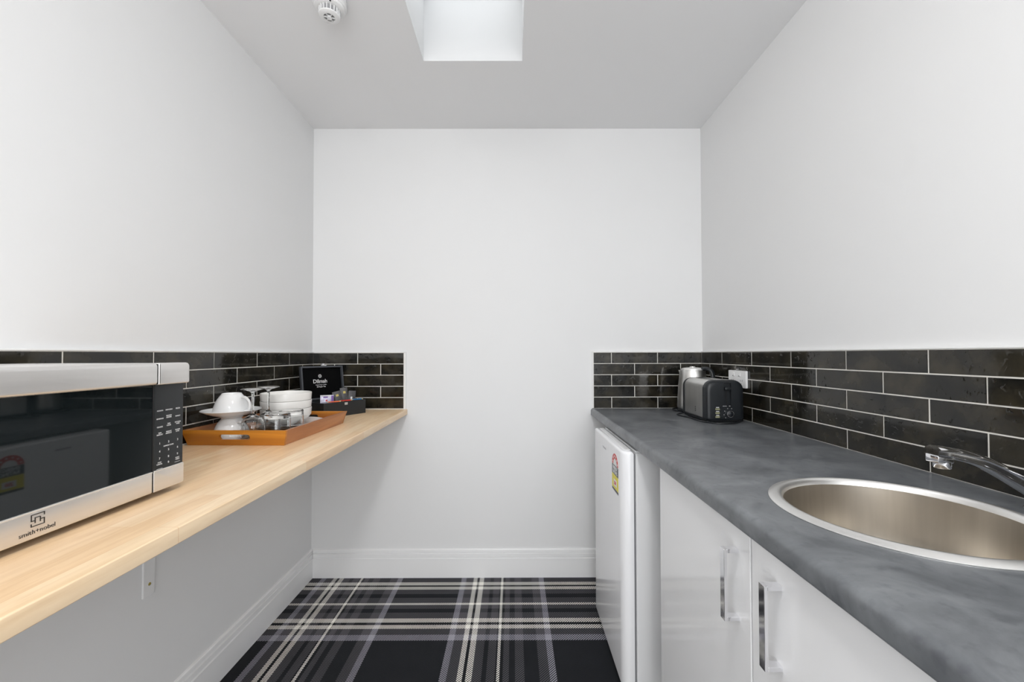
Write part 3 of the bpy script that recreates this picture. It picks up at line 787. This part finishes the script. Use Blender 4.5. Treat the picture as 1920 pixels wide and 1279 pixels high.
ZT = ZB + .0068

# crockery and glasses on the tray -------------------------------------------------
def cup(name, label, loc, rz):
    t = thing(name, label, 'cup', loc, rz, 'upturned white teacups')
    # upside down: rim at z 0, foot on top
    pr = [(.0545, 0), (.0552, .002), (.0545, .012), (.0520, .024), (.0475, .038), (.0410, .0515), (.0330, .0630), (.0305, .0660), (.0290, .0695), (.0275, .0700), (.0265, .0665), (0, .0655),
          (0, .0620), (.0260, .0600), (.0375, .0500), (.0440, .0370), (.0485, .0235), (.0510, .012), (.0518, .002), (.0530, 0), (.0545, 0)]
    obj('cup_body', lathe(pr, 56), M_china, t, True)
    hp = smooth_path([(.036, 0, .0560), (.054, 0, .0570), (.070, 0, .0440), (.0745, 0, .0270), (.068, 0, .0130), (.0535, 0, .0095)], 6)
    obj('handle', tube(hp, .0042, 12, up=Vector((0, 1, 0)), sx=1.0, sy=1.0), M_china, t, True)
    return t
SX_, SY_ = -.968, 1.4180
c1 = cup('teacup', 'lower upturned white teacup under the saucer on the tray', (SX_, SY_, ZT), math.radians(-28))
sa = thing('saucer', 'white saucer sandwiched between two upturned teacups', 'saucer', (SX_, SY_, ZT + .0703))
obj('saucer_dish', lathe([(0, .0), (.0300, 0), (.0330, .0005), (.0350, .0045), (.055, .0095), (.075, .0175), (.0870, .0245), (.0890, .0265), (.0880, .0275), (.074, .0205), (.055, .0125), (.034, .0075), (0, .0068)], 64), M_china, sa, True)
# the upper cup (rim radius 54 mm) stands on the slope of the saucer
c2 = dup(c1, (SX_, SY_, ZT + .0703 + .0130), 'upper upturned white teacup standing on the saucer', math.radians(-12))

def bowl(label, loc):
    o = obj('white_bowl', lathe([(0, 0), (.044, 0), (.045, .001), (.045, .004), (.062, .010), (.0770, .0195), (.0835, .0270), (.0860, .0315), (.0885, .0330), (.0905, .0590), (.0898, .0610), (.0878, .0612), (.0866, .0590), (.0848, .0380), (.0800, .0270), (.068, .0170), (.052, .012), (0, .0085)], 64), M_bowl, None, True, loc)
    return tag(o, label, 'bowl', 'stacked white bowls on the tray')
PX, PY = -.876, 1.6275
pl_prof = [(0, 0), (.070, 0), (.072, .0005), (.073, .003), (.095, .0075), (.1175, .0135), (.1200, .0150), (.1185, .0162), (.094, .0105), (.072, .0062), (0, .0055)]
p1 = obj('dinner_plate', lathe(pl_prof, 72), M_china, None, True, (PX, PY, ZT)); tag(p1, 'bottom white dinner plate of the two under the bowls', 'plate', 'white dinner plates on the tray')
p2 = p1.copy(); C.objects.link(p2); p2.location = (PX, PY, ZT + .0068); p2['label'] = 'top white dinner plate directly under the bowl stack'
BX, BY = -.896, 1.6290
zb0 = ZT + .0068 + .0080
b1 = bowl('bottom white bowl of the stack of three on the plates', (BX, BY, zb0))
b2_ = b1.copy(); C.objects.link(b2_); b2_.location = (BX, BY, zb0 + .0300); b2_['label'] = 'middle white bowl of the stack of three'
b3_ = b1.copy(); C.objects.link(b3_); b3_.location = (BX, BY, zb0 + .0600); b3_['label'] = 'topmost white bowl of the stack of three'

def wine(label, loc, h):
    # upside down: rim at z 0, foot at the top
    pr = [(.0310, 0), (.0320, .0008), (.0350, .020), (.0370, .040), (.0350, .058), (.0270, .073), (.0130, .082), (.0055, .088), (.0036, .096), (.0034, .125), (.0042, h - .014), (.0100, h - .008), (.0250, h - .0035), (.0350, h - .0015), (.0358, h - .0005), (.0345, h), (0, h),]
    inn = [(0, .0805), (.010, .078), (.0250, .070), (.0334, .057), (.0354, .040), (.0335, .020), (.0304, .0008), (.0310, 0)]
    b = lathe(pr + [], 56)
    lathe(inn, 56, None, b)
    bmesh.ops.remove_doubles(b, verts=b.verts, dist=1e-5)
    o = obj('wine_glass', b, M_glass, None, True, loc)
    return tag(o, label, 'glass', 'upturned stemmed glasses on the tray')
wine('front upturned clear wine glass beside the teacups', (-.8705, 1.3790, ZT), .171)
wine('rear upturned clear wine glass in front of the bowl stack', (-.8690, 1.4640, ZT), .171)
def tumbler(label, loc):
    h = .090
    pr = [(.0390, 0), (.0402, .0008), (.0388, h - .004), (.0365, h), (0, h)]
    inn = [(0, h - .016), (.0340, h - .0175), (.0365, h - .024), (.0380, .0008), (.0390, 0)]
    b = lathe(pr, 56); lathe(inn, 56, None, b); bmesh.ops.remove_doubles(b, verts=b.verts, dist=1e-5)
    o = obj('tumbler', b, M_glass, None, True, loc)
    return tag(o, label, 'glass', 'upturned tumblers on the tray')
tumbler('front upturned clear tumbler near the tray corner', (-.7900, 1.3830, ZT))
tumbler('rear upturned clear tumbler in front of the plates', (-.7890, 1.4670, ZT))

# ------------------------------------------------------------ tea box
dv = Vector((.535, .845, 0)).normalized(); ang = math.atan2(dv.y, dv.x)
BO = (-.863, 1.877, ZB)
tb = thing('tea_box', 'open black tea box with printed lid at the far end of the bench', 'box', BO, ang)
BL, BW, BH = .228, .180, .068            # local x along the front face, local y towards the hinge
t_ = .008
b = bmesh.new()
for a in ((0, BL, 0, t_), (0, BL, BW - t_, BW), (0, t_, t_, BW - t_), (BL - t_, BL, t_, BW - t_)): add_box(b, *a, .0004, BH, bev=.0006)
obj('tray_walls', b, M_box, tb)
b = bmesh.new()
for k in (1, 2, 3): add_box(b, BL * k / 4 - .0015, BL * k / 4 + .0015, t_, BW - t_, .006, BH - .012)
add_box(b, t_, BL - t_, BW / 2 - .0015, BW / 2 + .0015, .006, BH - .012)
obj('dividers', b, M_dark, tb)
obj('box_floor', bx(t_ + .0002, BL - t_ - .0002, t_ + .0002, BW - t_ - .0002, .0006, .0058), M_dark, tb)
# lid leaning back: local lid frame from hinge
tilt = math.radians(7)
LM = Matrix.Translation((0, BW, BH + .0008)) @ Matrix.Rotation(-tilt, 4, 'X')
LH = .166
b = bmesh.new()
add_box(b, 0, BL, -.0005, .0035, 0, LH, bev=.0005, mtx=LM)
lid = obj('lid', b, M_box, tb)
b = bmesh.new()
for a in ((0, t_, -.014, -.0006, 0, LH), (BL - t_, BL, -.014, -.0006, 0, LH), (t_, BL - t_, -.014, -.0006, LH - t_, LH), (t_, BL - t_, -.014, -.0006, 0, t_)): add_box(b, *a, bev=.0004, mtx=LM)
obj('lid_rim', b, M_boxrim, lid)
b = bmesh.new(); add_box(b, t_, BL - t_, -.0022, -.0007, t_, LH - t_, mtx=LM); obj('lid_lining', b, M_boxin, lid)
b = bmesh.new()
cx_, lz = .103, .0980
R3 = LM.to_3x3(); up3 = R3 @ Vector((0, 0, 1)); o3 = lambda x, z_, d=-.0026: LM @ Vector((x, d, z_))
add_text(b, 'Dilmah', .0265, o3(cx_, lz - .008), (1, 0, 0), up3, .0005, bold=.0004)
add_text(b, 'Single Origin Coffee', .0072, o3(cx_ + .004, lz - .0255), (1, 0, 0), up3, .0005)
add_text(b, '& Proper Tea', .0085, o3(cx_ + .004, lz - .0350), (1, 0, 0), up3, .0005, bold=.0002)
for k in range(8):
    a = 2 * PI * k / 8 + PI / 8
    pm = LM @ Matrix.Translation((cx_, -.0027, lz + .0185)) @ Matrix.Rotation(a, 4, 'Y')
    t2 = bmesh.new(); pts = [(0, .0025), (.0018, .0055), (.0012, .0095), (-.0012, .0095), (-.0018, .0055)]
    prism(pts, -.0003, .0003, 'y', t2); bmesh.ops.transform(t2, matrix=pm, verts=t2.verts); merge(b, t2)
obj('printed_logo', b, M_print, lid)
b = bmesh.new()
add_box(b, BL * .46, BL * .60, -.016, -.008, LH + .0005, LH + .0045, bev=.001, mtx=LM)
add_box(b, BL * .48, BL * .55, -.013, -.009, LH + .0045, LH + .0120, bev=.001, mtx=LM)
lt = obj('clasp', b, M_chrome, lid, True); lt['label'] = 'chrome lid clasp'
b = bx(BL * .47, BL * .54, -.0035, -.0003, BH - .016, BH - .005, bev=.0008); obj('catch', b, M_silverlite, tb)
def at_box(x, y, z_): return Matrix.Translation(BO) @ Matrix.Rotation(ang, 4, 'Z') @ Vector((x, y, z_))

def packet(name, label, cat, x, y, z_, w, h, th_, lean, yaw, m, extras=(), group=None, roll=0):
    """flat sachet: local x width, z height, leaning back"""
    p = at_box(x, y, z_)
    t = bpy.data.objects.new(name, None) if extras else None
    b = bmesh.new(); add_box(b, -w / 2, w / 2, -th_ / 2, th_ / 2, 0, h)
    for v in b.verts: pass
    bmesh.ops.subdivide_edges(b, edges=[e for e in b.edges if abs(e.verts[0].co.y - e.verts[1].co.y) < 1e-6], cuts=3, use_grid_fill=True)
    for v in b.verts:
        fx = 1 - (abs(v.co.x) / (w / 2)) ** 2; fz = 1 - (abs(v.co.z - h / 2) / (h / 2)) ** 2
        v.co.y *= .25 + 1.1 * max(0, fx) * max(0, fz)
    if extras:
        C.objects.link(t); tag(t, label, cat, group)
        obj('wrapper', b, m, t)
        for (nm, x0, x1, z0, z1, mm) in extras:
            obj(nm, bx(x0, x1, -th_ * .72, -th_ * .60, z0, z1), mm, t)
        o = t
    else:
        o = obj(name, b, m); tag(o, label, cat, group)
    o.location = p; o.rotation_euler = (lean, roll, ang + yaw)
    return o
packet('snack_packet', 'purple and silver patterned packet standing in the tea box', 'packet', .056, .060, .0560, .058, .044, .004, math.radians(-10), math.radians(-32), M_lilac,
       (('purple_panel', .019, .0285, .003, .040, M_purple), ('purple_patch', -.016, .004, .031, .037, M_purple), ('red_flower', -.006, .002, .014, .022, M_red), ('white_band', -.028, .018, .038, .043, M_print)))
def stick(label, x, y, z_, L_, yaw, m, roll=0.0):
    t = thing('drink_stick', label, 'sachet', at_box(x, y, z_), ang + yaw, 'coloured drink sticks lying across the tea box')
    t.rotation_euler = (0, roll, ang + yaw)
    w2 = .0085
    obj('stick_wrapper', prism(rrect(-w2, w2, -.0022, .0022, (.0018,) * 4, 3), -L_ / 2 + .006, L_ / 2 - .006, 'y'), m, t) if False else None
    b = bx(-L_ / 2 + .005, L_ / 2 - .005, -.0085, .0085, 0, .0045, bev=.0018); obj('stick_wrapper', b, m, t)
    for s in (-1, 1):
        x0, x1 = sorted((s * (L_ / 2 - .0048), s * (L_ / 2)))
        obj('crimped_end', bx(x0, x1, -.0090, .0090, .0012, .0032), M_cream, t)
stick('orange drink stick lying beside the purple packet', .060, .014, BH + .0006, .060, math.radians(-20), M_orange)
stick('red drink stick lying across the middle of the tea box', .124, .016, BH + .0006, .058, math.radians(-14), M_redpk)
stick('blue drink stick lying at the right end of the tea box', .190, .018, BH + .0006, .054, math.radians(-18), M_blue)
g_ = 'dark tea sachets standing in the box'
ex = lambda w, h: (('gold_spot', -w * .12, w * .22, h * .60, h * .76, M_gold), ('gold_edge', -w * .4, -w * .1, .004, .012, M_gold))
packet('tea_sachet', 'leftmost dark grey tea sachet standing in the box, tilted left', 'sachet', .124, .064, .0500, .036, .064, .004, math.radians(-8), math.radians(-30), M_sachet, ex(.036, .064), g_, math.radians(-14))
packet('tea_sachet', 'tallest dark grey tea sachet standing in the middle of the box', 'sachet', .158, .066, .0560, .034, .072, .004, math.radians(-8), math.radians(-30), M_sachet, ex(.034, .072), g_, math.radians(-6))
packet('tea_sachet', 'rightmost dark grey tea sachet with a white mark in the box', 'sachet', .193, .064, .0500, .034, .060, .004, math.radians(-8), math.radians(-30), M_sachet, (('white_mark', -.006, .002, .014, .030, M_print),), g_, math.radians(4))

# ------------------------------------------------------------ smoke detector
DX, DY = -.628, 1.392
sd = thing('smoke_detector', 'round white smoke detector with vented dome on the ceiling', 'detector', (DX, DY, HC))
obj('mounting_base', lathe([(0, -.0004), (.054, -.0004), (.055, -.004), (.055, -.024), (.051, -.029), (0, -.029)], 48), M_wplastic, sd, True)
obj('chamber', lathe([(0, -.0292), (.050, -.0292), (.047, -.036), (.0385, -.0395), (.0365, -.040), (0, -.040)], 48), M_wplastic, sd, True)
obj('mesh_core', lathe([(0, -.0402), (.0290, -.0402), (.0260, -.0580), (0, -.0580)], 40), M_grey, sd, True)
for k in range(18):
    a = 2 * PI * k / 18
    obj('vent_fin', bx(.0285, .0345, -.0013, .0013, -.0590, -.0401, mtx=Matrix.Rotation(a, 4, 'Z')), M_wplastic, sd)
obj('cap', lathe([(.0185, -.0585), (.0340, -.0585), (.0335, -.0620), (.0280, -.0655), (.0185, -.0655), (.0185, -.0585)], 40), M_wplastic, sd, True)
obj('inner_disc', lathe([(0, -.0582), (.0182, -.0582), (.0182, -.0610), (0, -.0610)], 32), M_grey, sd)
obj('centre_button', lathe([(0, -.0612), (.0085, -.0612), (.0080, -.0680), (0, -.0690)], 28), M_wplastic, sd, True)
for k in range(6):
    obj('spoke', bx(.0083, .0195, -.0011, .0011, -.0662, -.0615, mtx=Matrix.Rotation(2 * PI * k / 6 + .3, 4, 'Z')), M_wplastic, sd)
obj('indicator', lathe([(0, -.0292), (.003, -.0292), (.003, -.035), (0, -.0358)], 12, Matrix.Translation((.042 * math.cos(-1.1), .042 * math.sin(-1.1), -.004))), M_dark, sd)

# ------------------------------------------------------------ ceiling lamps out of frame: one above the viewer, one added as rear fill
def oyster(x, y, m, label, rr=.13):
    t = thing('ceiling_lamp', label, 'lamp', (x, y, HC))
    obj('lamp_base', lathe([(0, -.0004), (rr + .012, -.0004), (rr + .012, -.016), (rr + .004, -.020), (0, -.020)], 48), M_wplastic, t, True)
    obj('diffuser', lathe([(rr, -.0205), (rr * .97, -.045), (rr * .80, -.068), (rr * .45, -.082), (0, -.086)], 40), m, t, True)
    return t
oyster(-.005, .33, M_lamp, 'round opal ceiling lamp above the viewer')
oyster(-.005, -1.25, M_fill_lamp, 'round opal ceiling lamp added as unseen fill behind the viewer')
